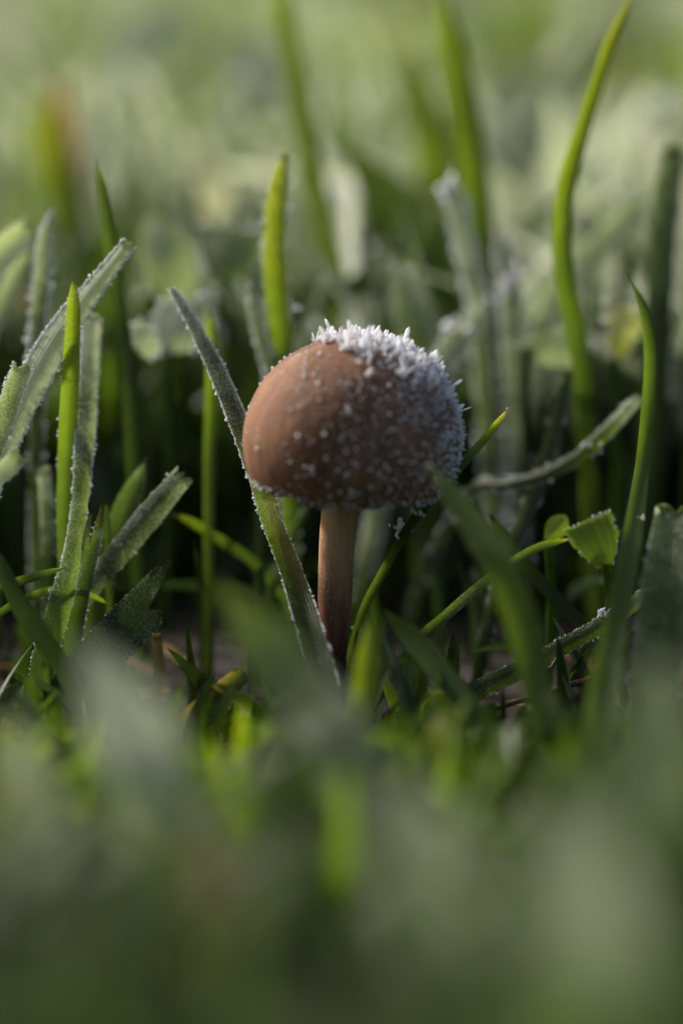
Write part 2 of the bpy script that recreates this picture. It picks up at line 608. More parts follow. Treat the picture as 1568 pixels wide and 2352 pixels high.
top = nn[:, 2] > 0.62
add_cr(keep_d & top & (RNG.uniform(0, 1, len(p)) < 0.7), 0.25, 0.95, 0.06, 0.15, 0.45, 0.25)
add_cr(keep_d & ~top, 0.18, 0.60, 0.05, 0.10, 0.5, 0.35)
add_cr(keep_s, 0.08, 0.26, 0.04, 0.11, 0.5, 0.5)
add_cr(keep_s & (RNG.uniform(0, 1, len(p)) < 0.12), 0.2, 0.36, 0.10, 0.19, 0.5, 0.5)
add_cr(keep_r, 0.12, 0.38, 0.04, 0.08, 0.8, 0.4)
v, q, t = crystals(np.concatenate(P_), np.concatenate(D_), np.concatenate(L_), np.concatenate(R2_), np.concatenate(F_))
o = make_object('frost', v, q, M_ICE, cap, tris=t, smooth=False)
o['kind'] = 'stuff'
o['label'] = 'white rime crystals crusting the mushroom cap'

# the largest ice needles along the crown, each a piece of its own
ice_meshes = []
for k in range(6):
    n = [3, 4, 5, 3, 4, 2][k]
    d0 = np.array([[RNG.normal() * 0.30, RNG.normal() * 0.30, 1.0] for _ in range(n)])
    v, q, t = crystals(np.zeros((n, 3)) + RNG.normal(size=(n, 3)) * 0.05, d0, RNG.uniform(0.55, 1.0, n), RNG.uniform(0.08, 0.15, n), RNG.uniform(0.2, 0.5, n))
    tmp = make_object('ice_crystal', v, q, M_ICE, tris=t, smooth=False)
    ice_meshes.append(tmp.data)
    bpy.data.objects.remove(tmp)
p2, n2, z2, t2 = sample_cap(5000)
cr = n2 @ norm(np.array([0.44, 0.26, 0.86]))
c2 = clump(p2, 0.5, 9.0)
score = cr + 0.30 * c2 + RNG.uniform(0, 0.20, len(p2))
order = np.argsort(-score)
taken = []
for i in order:
    if len(taken) >= 170:
        break
    if RNG.uniform() < 0.35 and all(np.linalg.norm(p2[i] - p2[j]) > 0.42 for j in taken):
        taken.append(i)
for i in taken:
    ob = bpy.data.objects.new('ice_crystal', ice_meshes[RNG.integers(6)])
    COL.objects.link(ob)
    ob.parent = cap
    d = Vector(n2[i] + 0.28 * RNG.normal(size=3) + np.array([0.08, 0, 0.3]))
    ob.location = Vector(p2[i] - n2[i] * 0.08) * MM
    ob.rotation_mode = 'QUATERNION'
    ob.rotation_quaternion = d.to_track_quat('Z', 'Y')
    s = RNG.uniform(0.7, 1.7)
    ob.scale = (s, s, s * RNG.uniform(0.8, 1.25))


# ------------------------------------------------------------------ single blades
def rime_on(pts, nrm_, n_edge, size, parent, name='frost'):
    pass


def blade(label, pts, hue=0.35, frost=0.0, tip='point', fold=0.25, twist=0.0, rime=0.0, group=None, name='grass_blade', cat='grass blade',
          root=True, grain=1.0, thick=0.13, side_bias=0.0, tipw=None, scar=None):
    """pts: (x, y, depth, width_px[, hue]) from the tip down; the foot runs on into the soil"""
    rows = []
    for pt in pts:
        x, y, d, w = pt[:4]
        h = pt[4] if len(pt) > 4 else hue
        rows.append([*P(x, y, d), px2mm(w, d), h])
    rows = np.array(rows)
    if root:
        bad = np.where(rows[:, 2] < 0)[0]
        if len(bad):
            rows = rows[:max(bad[0] + 1, 2)]
        if rows[-1, 2] > 0:
            dr = rows[-1, :3] - rows[-2, :3]
            dr = dr / np.linalg.norm(dr)
            z = rows[-1, 2]
            hz = dr[:2] * min(z * 0.55 / max(-dr[2], 0.25), 9.0)
            e = rows[-1].copy()
            e[:2] += hz
            e[2] = -1.2
            e[3] *= 0.8
            m = (rows[-1] + e) / 2
            m[:2] = rows[-1, :2] + hz * 0.62
            rows = np.concatenate([rows, [m], [e]])
    L = np.sum(np.linalg.norm(np.diff(rows[:, :3], axis=0), axis=1))
    S = int(np.clip(L / 0.9, 14, 60))
    s = spline(rows, S)
    path, w, hu = s[:, :3], np.maximum(s[:, 3], 0.05), s[:, 4]
    arc = np.linspace(0, L, S)
    if tip == 'point':
        w = w * np.clip(arc / (w.max() * 1.6), 0.02, 1) ** 0.6
    tan = norm(np.gradient(path, axis=0))
    view = norm(path - CAM)
    side = norm(np.cross(tan, view))
    nr = norm(np.cross(side, tan))          # faces the lens
    tw = np.radians(np.linspace(twist if not isinstance(twist, tuple) else twist[0], twist if not isinstance(twist, tuple) else twist[1], S))[:, None]
    side2 = side * np.cos(tw) + nr * np.sin(tw)
    nr2 = norm(np.cross(side2, tan))
    nr2 *= np.sign(np.sum(nr2 * nr, 1, keepdims=True) + 1e-6)
    # widen so that the seen width stays as measured
    w = w / np.maximum(np.abs(np.cos(tw[:, 0])), 0.45)
    us = np.array([-1, -0.6, -0.12, 0.12, 0.6, 1.0, 0.6, 0.12, -0.12, -0.6])
    lay = np.array([0, 1, 1, 1, 1, 0, -1, -1, -1, -1])
    rib = np.array([0, 0, 1, 1, 0, 0, 0, 1, 1, 0])
    wob = 0.06 * np.array([noise.noise(Vector(pp * 0.35)) for pp in path])
    half = (w * 0.5 * (1 + wob))[:, None]
    ring = path[:, None, :] + side2[:, None, :] * (us[None, :] * half)[..., None] \
        + nr2[:, None, :] * (-np.abs(us)[None, :] * fold * half + lay[None, :] * thick * 0.5 - rib[None, :] * 0.05)[..., None]
    if tip == 'cut' or tip == 'torn':
        j = RNG.normal(size=len(us)) * (0.12 if tip == 'cut' else 0.45) * w[0]
        j = np.where(lay == -1, np.roll(j[::-1], 1), j)
        ring[0] += -tan[0][None, :] * j[:, None]
        ring[1] += -tan[0][None, :] * j[:, None] * 0.4
    C = len(us)
    idx = np.arange(S * C).reshape(S, C)
    q = np.stack([idx[:-1], np.roll(idx[:-1], -1, 1), np.roll(idx[1:], -1, 1), idx[1:]], -1).reshape(-1, 4)
    endq = [(0, 1, 9, 0), ]
    tri = [(0, 1, 9), (4, 5, 6)]
    capq = [(1, 2, 8, 9), (2, 3, 7, 8), (3, 4, 6, 7)]
    q = np.concatenate([q, np.array(capq)])
    uvv = np.stack([np.broadcast_to(us * 0.5 + 0.5, (S, C)), np.broadcast_to((arc / 6.0)[:, None], (S, C))], -1).reshape(-1, 2)
    tt = arc / L
    frv = (np.array(frost) if np.ndim(frost) else np.full(S, float(frost)))
    if np.ndim(frost):
        frv = np.interp(tt, np.linspace(0, 1, len(frost)), frost)
    zfade = np.clip(path[:, 2] / 9.0, 0, 1)
    frv = frv * zfade * (0.72 if group == G_FRONT else 1.0)
    scv = np.zeros((S, C))
    if scar:
        a0, a1, sd_ = scar
        mid = np.clip(1.3 - np.abs((tt - (a0 + a1) / 2) / ((a1 - a0) / 2)), 0, 1)
        scv = mid[:, None] * np.clip(0.35 + sd_ * us * 0.9, 0, 1)[None, :]
    base = path[-1].copy()
    base[2] = 0
    ob = make_object(name, ring.reshape(-1, 3), q, M_GRASS, None, base, {'hue': np.repeat(hu, C), 'frost': np.repeat(frv, C), 'two': np.ones(S * C), 'scar': scv.ravel()}, uvv, True, np.array(tri))
    me_ = ob.data                       # crisp blade edges instead of a rounded tube
    ev = np.empty(len(me_.edges) * 2, np.int32)
    me_.edges.foreach_get('vertices', ev)
    ev = ev.reshape(-1, 2) % C
    shp = (ev[:, 0] == ev[:, 1]) & ((ev[:, 0] == 0) | (ev[:, 0] == 5))
    me_.attributes.new('sharp_edge', 'BOOLEAN', 'EDGE').data.foreach_set('value', shp)
    tag(ob, label, cat, group)
    if rime > 0:
        n = int(rime * L * 48)
        k = RNG.integers(0, S - 1, n * 2)
        cln = np.array([noise.noise(Vector(pp_ * 0.9)) for pp_ in path])
        keep = RNG.uniform(0, 1, n * 2) < np.clip(np.maximum(frv[k], 0.3 * np.clip(frv.max() * 3 - 1, 0, 1) * zfade[k]) * 1.3 + cln[k] * 0.9, 0.02, 1)
        k = k[keep][:n]
        n = len(k)
        if n == 0:
            return ob
        onedge = RNG.uniform(0, 1, n) < 0.62
        uu = np.where(onedge, np.sign(RNG.normal(size=n)), RNG.uniform(-1, 1, n))
        f = RNG.uniform(0, 1, n)[:, None]
        c0 = path[k] * (1 - f) + path[k + 1] * f
        pp = c0 + side2[k] * (uu * half[k, 0])[:, None] + nr2[k] * (-np.abs(uu) * fold * half[k, 0] + np.where(onedge, 0, thick * 0.5) - 0.03)[:, None]
        dd = np.where(onedge[:, None], side2[k] * np.sign(uu)[:, None], nr2[k]) + 0.5 * RNG.normal(size=(n, 3)) + np.array([0, 0, 0.2])
        sz = np.clip(np.exp(RNG.normal(-2.4, 0.48, n)), 0.04, 0.36) * grain
        v, q, t = crystals(pp, dd, sz, sz * RNG.uniform(0.25, 0.45, n), RNG.uniform(0.5, 1, n))
        fo = make_object('frost', v, q, M_ICE, ob, base, tris=t, smooth=False)
        fo.location = (0, 0, 0)
        fo['kind'] = 'stuff'
    return ob


G_NEAR = 'grass blades standing round the mushroom'
G_BACK = 'blurred grass blades behind the mushroom'
G_FRONT = 'blurred grass blades before the mushroom'

HERO = [
 ('leaning dark blade with frosted edges and a brown scar, touching the cap',
  [(392, 662, 3, 12, .15), (440, 745, 2, 26, .12), (495, 855, 0.5, 38, .12), (545, 975, -1.5, 42, .15), (590, 1100, -3, 44, .3), (626, 1215, -3, 46, .4), (660, 1300, -4, 50, .32), (690, 1390, -6, 54, .28), (722, 1490, -9, 56, .22), (750, 1570, -11, 50, .22)],
  dict(frost=[.8, .55, .42, .38, .2, .2, .3, .3], tip='cut', fold=.5, twist=(28, 10), rime=1.6, group=G_NEAR, scar=(.44, .62, 1))),
 ('slender yellow-tipped blade crossing the rim of the cap',
  [(1173, 932, -4, 5, .8), (1145, 968, -4, 15, .72), (1110, 1012, -4.5, 19, .5), (1060, 1066, -5.5, 23, .42), (1010, 1122, -7, 25, .33), (962, 1178, -7, 24, .2), (920, 1240, -5, 22, .25), (880, 1312, -3, 20, .33), (835, 1400, 0, 20, .3)],
  dict(fold=.5, rime=.12, frost=.1, group=G_NEAR)),
 ('broad soft green blade arching down from beside the rim',
  [(985, 1068, -20, 40, .38), (1070, 1180, -22, 62, .38), (1140, 1290, -24, 74, .4), (1190, 1410, -25, 76, .45), (1225, 1540, -26, 70, .38), (1262, 1690, -28, 66, .36), (1290, 1800, -28, 60, .36)],
  dict(fold=.35, frost=[.2, .1, .05, .1], rime=.15, group=G_FRONT)),
 ('long white-rimed blade with a chewed fuzzy tip',
  [(297, 556, 1, 30, .7), (245, 622, 1, 38, .6), (190, 692, 0.5, 52, .5), (130, 775, 0, 66, .4), (80, 862, 0, 70, .38), (38, 945, 0, 62, .38), (2, 1040, 0, 56, .35), (-30, 1140, 0, 50, .3)],
  dict(frost=[1, 1, .9, .75, .7, .6], tip='cut', fold=-.3, twist=-15, rime=3.2, group=G_NEAR, grain=1.1)),
 ('upright glowing green blade before the white-rimed one',
  [(170, 632, -1, 20, .62), (169, 680, -1, 30, .58), (166, 780, -.5, 36, .55), (160, 900, .5, 42, .48), (154, 1030, 2.5, 42, .42), (150, 1180, 4, 40, .35), (152, 1300, 5, 38, .3)],
  dict(fold=.5, frost=[.25, .1, .05, 0], rime=.5, group=G_NEAR)),
 ('pale blade with an icy squared tip beside the upright green one',
  [(216, 722, 6, 40, .3), (208, 850, 4, 42, .28), (202, 960, 2, 44, .28), (190, 1120, 0, 38, .32), (172, 1270, -1, 42, .36), (140, 1400, -2, 56, .34), (110, 1500, -3, 56, .3)],
  dict(frost=[1, .6, .5, .42, .2, .05], tip='cut', fold=-.4, twist=25, rime=1.6, group=G_NEAR)),
 ('short square-ended blade lying against the white-rimed blade',
  [(52, 838, -3, 44, .4), (28, 905, -3, 48, .38), (2, 985, -3, 48, .35), (-30, 1080, -2, 46, .3)],
  dict(frost=[.7, .4, .4], tip='cut', fold=.3, rime=1.0, group=G_NEAR)),
 ('stubby bitten blade with a frayed cream end',
  [(220, 1198, 0, 40, .78), (214, 1222, 0, 42, .5), (200, 1290, 0, 44, .33), (180, 1380, 0, 44, .28)],
  dict(tip='torn', fold=.3, frost=[.5, 0, 0], rime=.5, group=G_NEAR)),
 ('flat dark blade slanting up to a square frosty end',
  [(425, 1088, 2, 50, .25), (350, 1176, 2, 58, .18), (280, 1262, 2, 56, .18), (215, 1345, 2, 44, .18), (170, 1410, 3, 40, .18)],
  dict(tip='cut', fold=-.35, frost=[.5, .36, .33, .36], rime=.25, group=G_NEAR)),
 ('lance-shaped pointed blade behind the flat dark one',
  [(336, 1052, 6, 18, .35), (318, 1100, 6, 48, .32), (292, 1160, 6, 58, .3), (262, 1240, 6, 58, .28), (240, 1320, 6, 50, .25)],
  dict(fold=.35, frost=[.35, .1, 0], rime=.1, group=G_NEAR)),
 ('tiny thin spike beside the frayed stub',
  [(243, 1140, 4, 4, .3), (246, 1190, 4, 14, .3), (250, 1290, 4, 18, .28)], dict(fold=.3, group=G_NEAR)),
 ('wide torn blue-green blade with a ragged end and ribbed veins',
  [(358, 1372, -1, 100, .05), (300, 1432, -1, 106, .05), (235, 1500, -1.5, 104, .05), (165, 1570, -2, 96, .08)],
  dict(tip='torn', fold=.12, frost=[.3, .22, .15], rime=.2, group=G_NEAR, thick=.14)),
 ('upright straw-yellow dead blade',
  [(361, 1455, -4, 18, .86), (364, 1530, -4, 24, .86), (362, 1610, -5, 20, .86), (360, 1660, -6, 14, .88)], dict(tip='cut', fold=.3, group=G_NEAR, thick=.1)),
 ('cut blade with a tan streak of dried edge',
  [(562, 1542, -6, 40, .4), (510, 1586, -6, 50, .34), (455, 1632, -7, 52, .34), (395, 1690, -8, 54, .38), (340, 1750, -9, 50, .35)],
  dict(tip='cut', fold=.4, twist=15, frost=[.2, .1, .05], rime=.1, group=G_NEAR, scar=(-.15, .8, -1))),
 ('thin short blade lying across the foot of the rimed cluster',
  [(152, 1303, -3, 8, .42), (110, 1316, -3, 18, .4), (55, 1332, -3, 22, .38), (0, 1350, -3, 22, .35), (-50, 1372, -3, 20, .3)], dict(fold=.3, frost=.12, group=G_NEAR)),
 ('thin bowed blade curving behind the foot of the rimed cluster',
  [(250, 1388, 1, 8, .5), (205, 1366, 0, 14, .48), (140, 1354, -1, 18, .45), (80, 1366, -2, 18, .4), (20, 1395, -3, 18, .35), (-20, 1430, -3, 16, .35)], dict(fold=.3, group=G_NEAR)),
 ('dark green blade bending down to the soil by the torn leaf',
  [(-12, 1255, -8, 30, .25), (30, 1360, -9, 40, .22), (75, 1440, -9, 44, .2), (130, 1510, -9, 44, .2)], dict(fold=.3, group=G_NEAR)),
 ('pale blurred blunt blade low beside the rimed cluster',
  [(48, 1045, -9, 40, .45), (10, 1082, -9, 46, .4), (-40, 1130, -9, 46, .35)], dict(tip='cut', fold=.2, frost=[.8, .6, .4], rime=.3, group=G_NEAR)),
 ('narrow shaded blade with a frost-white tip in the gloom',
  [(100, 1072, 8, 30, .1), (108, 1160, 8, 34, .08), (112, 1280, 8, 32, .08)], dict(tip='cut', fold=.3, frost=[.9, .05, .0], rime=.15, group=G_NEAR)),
 # behind
 ('red-tipped slim blade rising behind the rimed cluster',
  [(224, 358, 11, 4, 1.0), (228, 392, 11, 13, .45), (240, 462, 11, 24, .33), (256, 580, 11, 33, .36), (272, 690, 11, 34, .25), (290, 820, 11, 36, .2), (300, 950, 11, 36, .2)], dict(fold=.4, frost=.05, group=G_BACK)),
 ('rounded yellow-green blade glowing out of focus',
  [(108, 190, 62, 50, .70), (114, 300, 61, 74, .70), (132, 400, 60, 74, .64), (170, 520, 58, 74, .5), (210, 620, 56, 74, .4)], dict(fold=.3, group=G_BACK)),
 ('frosty pale blade end leaning in from the edge of the lawn',
  [(72, 518, 15, 46, .55), (30, 552, 15, 60, .5), (-20, 600, 15, 60, .45), (-70, 660, 15, 56, .4)], dict(tip='cut', fold=.3, frost=[.85, .6, .5], rime=.8, group=G_BACK)),
 ('lower frosty blade under the pale leaning end',
  [(72, 566, 19, 24, .45), (30, 640, 19, 34, .4), (-5, 720, 19, 36, .35), (-30, 800, 18, 36, .3)], dict(fold=.3, frost=[.7, .6, .4], rime=.5, group=G_BACK)),
 ('frost-beaded narrow blade with a white pointed tip',
  [(116, 484, 12, 14, .4), (106, 540, 12, 28, .4), (98, 620, 12, 34, .36), (90, 720, 12, 34, .3), (85, 830, 12, 34, .25)], dict(fold=.4, frost=[.8, .35, .3, .2], rime=.9, group=G_BACK, grain=1.6)),
 ('broad luminous blade with a chewed slanted tip and frost-beaded edges',
  [(656, 350, 14, 14, .66), (644, 400, 14, 36, .66), (634, 470, 14, 48, .64), (630, 580, 14, 54, .6), (636, 690, 14, 54, .55), (648, 800, 14, 50, .5), (656, 900, 13, 46, .4)], dict(tip='cut', fold=.3, frost=[.35, .12, .12, .1], rime=.8, group=G_BACK, grain=1.5)),
 ('very tall pale green blade running out of sight above',
  [(640, -60, 48, 44, .56), (655, 40, 48, 46, .56), (682, 190, 47, 48, .55), (712, 360, 45, 52, .52), (750, 550, 43, 54, .5), (795, 740, 41, 54, .42), (820, 860, 40, 50, .35)], dict(fold=.2, frost=.22, group=G_BACK)),
 ('thin glowing blade behind the leaning scarred one',
  [(481, 705, 11, 6, .6), (484, 760, 11, 20, .58), (485, 880, 11, 27, .5), (482, 1010, 11, 28, .42), (480, 1180, 10, 28, .33)], dict(fold=.4, group=G_BACK)),
 ('tall dark yellow-green blade running out of sight, behind the crown of the cap',
  [(1005, -70, 38, 30, .52), (1030, 60, 38, 46, .5), (1058, 200, 38, 66, .48), (1080, 330, 37, 68, .5), (1098, 470, 36, 62, .5), (1112, 620, 34, 58, .35), (1125, 740, 32, 54, .3)], dict(fold=.35, group=G_BACK)),
 ('tall bright blade with a wavy bend and a notch near its top',
  [(1470, -60, 14, 6, .68), (1436, 22, 14, 16, .68), (1402, 100, 14, 30, .66), (1372, 190, 14, 32, .62), (1330, 320, 14, 40, .58), (1298, 440, 14, 44, .56), (1290, 560, 14, 46, .5), (1300, 660, 14, 46, .42), (1320, 760, 15, 46, .35), (1335, 860, 16, 44, .3)], dict(fold=.35, twist=(-10, 20), group=G_BACK)),
 ('tall hook-tipped blade sweeping down past the torn olive leaf',
  [(1438, 626, 4, 3, .5), (1458, 664, 3, 14, .48), (1478, 720, 2, 22, .42), (1490, 810, 1, 28, .42), (1486, 930, 0, 32, .42), (1474, 1060, -3, 34, .42), (1456, 1190, -9, 42, .42), (1432, 1330, -16, 54, .42), (1404, 1480, -22, 64, .42), (1380, 1600, -26, 68, .42)], dict(fold=.35, twist=(30, 0), frost=[0, 0, 0, .05, .25, .3], group=G_NEAR)),
 ('furry rimed blade end with a white tip, angled over dark grass',
  [(1467, 912, 8, 26, .5), (1430, 952, 8, 30, .46), (1385, 1000, 8, 32, .40), (1330, 1048, 8, 30, .26), (1250, 1090, 9, 28, .16), (1160, 1112, 11, 26, .12), (1080, 1130, 14, 24, .1)], dict(tip='cut', fold=-.25, frost=[1, .3, .05, 0, 0, 0, 0, 0, 0, 0], rime=.25, group=G_BACK, grain=1.4)),
 ('wide dark blunt blade beside the hook-tipped one',
  [(1548, 345, 26, 50, .3), (1532, 440, 26, 62, .2), (1520, 560, 26, 66, .18), (1512, 700, 26, 66, .18), (1505, 830, 25, 64, .18)], dict(tip='cut', fold=.3, frost=[.5, .05, 0], rime=.1, group=G_BACK)),
 ('long blade ridged with veins, sloping low from the edge with yellow sheath',
  [(1650, 1215, -1, 30, .72), (1560, 1300, -1.5, 32, .68), (1480, 1368, -2, 34, .5), (1400, 1424, -2.5, 36, .3), (1310, 1476, -3, 40, .18), (1210, 1530, -4, 44, .15), (1120, 1575, -5, 46, .15), (1050, 1610, -6, 46, .18)], dict(fold=-.3, frost=[.1, .3, .48, .48], rime=.15, group=G_NEAR)),
 ('thin arching blade with a purple-brown tip touching the torn leaf',
  [(1312, 1238, 0, 4, .98), (1285, 1243, 0, 14, .55), (1235, 1258, -.5, 20, .38), (1170, 1296, -1, 22, .36), (1095, 1352, -2, 24, .36), (1020, 1418, -3, 25, .34), (955, 1478, -4, 25, .3)], dict(fold=.35, frost=[.1, .35, .12, .05], group=G_NEAR)),
 ('dark narrow blade lying parallel under the ridged one',
  [(1640, 1290, -6, 24, .25), (1540, 1380, -6, 28, .22), (1460, 1458, -7, 30, .2), (1390, 1530, -8, 30, .2)], dict(fold=.35, frost=.2, group=G_NEAR)),
 ('second dark narrow blade low beneath the ridged one',
  [(1600, 1400, -7, 20, .2), (1500, 1480, -8, 24, .2), (1400, 1570, -8, 26, .2), (1320, 1650, -9, 26, .2)], dict(fold=.35, frost=.2, group=G_NEAR)),
 ('grey translucent blade drooping through the shade with a frosted lower bend',
  [(1300, 850, 15, 30, .2), (1275, 980, 13, 34, .15), (1245, 1090, 11, 36, .12), (1205, 1190, 9, 36, .12), (1170, 1270, 8, 34, .12)], dict(fold=.3, frost=[.1, .15, .4, .2], rime=.2, group=G_BACK)),
 ('narrow dim blade crossing low behind the stem',
  [(395, 1180, 8, 14, .84), (450, 1205, 8, 22, .5), (520, 1250, 9, 24, .35), (590, 1300, 10, 24, .3)], dict(fold=.3, group=G_BACK)),
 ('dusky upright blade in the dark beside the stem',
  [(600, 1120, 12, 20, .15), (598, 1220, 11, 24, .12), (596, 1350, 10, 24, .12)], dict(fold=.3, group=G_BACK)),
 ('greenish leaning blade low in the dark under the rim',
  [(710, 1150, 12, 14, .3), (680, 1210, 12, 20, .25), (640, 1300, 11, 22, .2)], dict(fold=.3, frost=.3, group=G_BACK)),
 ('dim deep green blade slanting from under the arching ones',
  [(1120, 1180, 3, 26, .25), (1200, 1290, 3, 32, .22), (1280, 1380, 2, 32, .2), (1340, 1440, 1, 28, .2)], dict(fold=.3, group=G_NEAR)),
 ('blade with dangling frost drops at its split tip',
  [(1030, 420, 26, 34, .35), (1052, 500, 26, 40, .3), (1075, 600, 26, 44, .28), (1100, 720, 26, 44, .25)], dict(tip='cut', fold=.3, frost=[.9, .4, .3], rime=.6, group=G_BACK, grain=2.0)),
 ('frosted blade below the dropping one with a bright white end',
  [(1150, 520, 28, 40, .3), (1160, 600, 27, 44, .3), (1172, 680, 26, 46, .25)], dict(fold=.3, frost=[.6, .6, .7], rime=.7, group=G_BACK, grain=2.0)),
 ('slanted frosty blade fading behind the tall wavy one',
  [(1480, 440, 34, 50, .3), (1400, 540, 33, 62, .3), (1320, 640, 32, 62, .3), (1250, 730, 31, 58, .25)], dict(fold=.2, frost=[.75, .75, .7], group=G_BACK)),
 ('slanted grey-green frosty blade behind the frosted side of the cap',
  [(1130, 690, 24, 40, .2), (1060, 770, 23, 56, .18), (1000, 850, 22, 56, .15), (940, 930, 21, 50, .15)], dict(fold=.2, frost=[.7, .6, .5], rime=.5, group=G_BACK, grain=1.6)),
 ('dark wedge-shaped blade behind the crown of the cap',
  [(905, 580, 28, 36, .5), (925, 650, 27, 70, .4), (950, 740, 26, 84, .3), (960, 840, 26, 80, .3)], dict(fold=.3, frost=[.7, .1, 0], rime=.2, group=G_BACK)),
 ('broad dark olive blade leaning among the far grass',
  [(780, 320, 52, 60, .55), (860, 420, 50, 110, .5), (940, 520, 48, 120, .45), (1020, 640, 46, 110, .4)], dict(fold=.2, group=G_BACK)),
 ('sunlit far blade leaning under the bright far lawn',
  [(930, 120, 80, 80, .66), (960, 220, 78, 100, .62), (990, 340, 76, 90, .5)], dict(fold=.2, group=G_BACK)),
 ('slim blade with white frost beads leaning beside the luminous blade',
  [(570, 650, 14, 16, .5), (585, 720, 14, 24, .35), (605, 800, 14, 26, .3), (630, 900, 14, 26, .25)], dict(fold=.3, frost=[.6, .3, .2], rime=.6, group=G_BACK, grain=1.6)),
 # before the mushroom
 ('large blurred grey-green blade rising toward the stem foot',
  [(500, 1340, -44, 60, .66), (580, 1440, -46, 120, .55), (660, 1540, -48, 140, .33), (730, 1630, -50, 140, .25), (790, 1720, -52, 140, .25)], dict(fold=.2, frost=[.2, .4, .9, .8], group=G_FRONT)),
 ('large blurred mint-pale blade tip',
  [(190, 1460, -62, 90, .3), (245, 1570, -64, 180, .3), (300, 1680, -66, 190, .3), (340, 1800, -68, 170, .3)], dict(fold=.2, frost=[.9, 1.1, 1.0], group=G_FRONT)),
 ('pale greyish-yellow blurred blade below the mint-pale tip',
  [(20, 1640, -70, 120, .78), (50, 1780, -72, 200, .78), (70, 1950, -74, 210, .76), (60, 2120, -78, 200, .7)], dict(fold=.2, frost=[1.1, 1.1, 1.0], group=G_FRONT)),
 ('yellowing blurred blade standing before the stem foot',
  [(850, 1420, -22, 40, .6), (846, 1520, -23, 62, .6), (838, 1620, -24, 64, .58), (826, 1720, -25, 60, .5)], dict(fold=.3, frost=.1, group=G_FRONT)),
 ('dark green blurred blade slanting beside the yellowing one',
  [(880, 1400, -12, 30, .4), (940, 1460, -13, 50, .38), (1010, 1540, -15, 54, .36), (1080, 1630, -17, 54, .33)], dict(fold=.3, group=G_FRONT)),
 ('yellow-green blurred blade tip just below the round yellow-green leaf',
  [(1010, 1630, -32, 60, .76), (1010, 1700, -34, 100, .7), (1000, 1800, -36, 100, .5)], dict(fold=.2, frost=.2, group=G_FRONT)),
 ('tawny dead blade blurred among the near green grass',
  [(470, 1900, -80, 60, .92), (478, 2000, -82, 90, .9), (480, 2120, -84, 90, .86), (470, 2250, -86, 80, .7)], dict(fold=.2, group=G_FRONT)),
 ('vivid green blurred blade lying under the mint-pale tip',
  [(430, 1640, -50, 70, .45), (400, 1740, -52, 110, .5), (420, 1860, -54, 120, .48), (480, 1980, -56, 120, .4)], dict(fold=.2, group=G_FRONT)),
 ('deep green blurred blade in the hollow before the stem',
  [(640, 1640, -45, 90, .4), (660, 1740, -47, 130, .42), (650, 1860, -49, 130, .4)], dict(fold=.2, frost=.05, group=G_FRONT)),
 ('broadest grey-green blurred blade, below the golden straw',
  [(1290, 1800, -95, 120, .35), (1320, 1950, -98, 230, .35), (1350, 2120, -102, 250, .38), (1370, 2320, -106, 240, .4)], dict(fold=.2, frost=[.65, .6, .5], group=G_FRONT)),
 ('soft sage blurred blade beside the broadest grey-green one',
  [(900, 1760, -85, 100, .3), (960, 1900, -88, 210, .38), (1000, 2060, -92, 220, .42), (1020, 2240, -96, 200, .45)], dict(fold=.2, frost=[.62, .52, .4], group=G_FRONT)),
 ('upright hazy pale-tipped blade below the broad blunt frosty one',
  [(1520, 1500, -72, 90, .4), (1510, 1640, -76, 170, .42), (1480, 1800, -80, 190, .42), (1450, 1980, -84, 190, .4)], dict(fold=.2, frost=[.6, .42, .25], group=G_FRONT)),
 ('bright olive blurred blade beside the upright hazy one',
  [(1560, 1640, -70, 70, .68), (1545, 1760, -72, 110, .66), (1530, 1900, -74, 120, .6)], dict(fold=.2, frost=.25, group=G_FRONT)),
 ('broad frosty blade with a blunt hairy tip beside the ridged blade',
  [(1545, 1172, -10, 80, .33), (1545, 1280, -12, 120, .33), (1530, 1400, -14, 130, .33), (1510, 1530, -16, 120, .33)], dict(tip='cut', fold=.25, frost=[.6, .45, .4], rime=.3, group=G_FRONT)),
 ('fresh green blurred blade low beside the tawny dead one',
  [(300, 1980, -75, 80, .35), (280, 2080, -77, 120, .3), (270, 2220, -80, 120, .3)], dict(fold=.2, frost=.3, group=G_FRONT)),
]
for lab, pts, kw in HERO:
    blade(lab, pts, **kw)


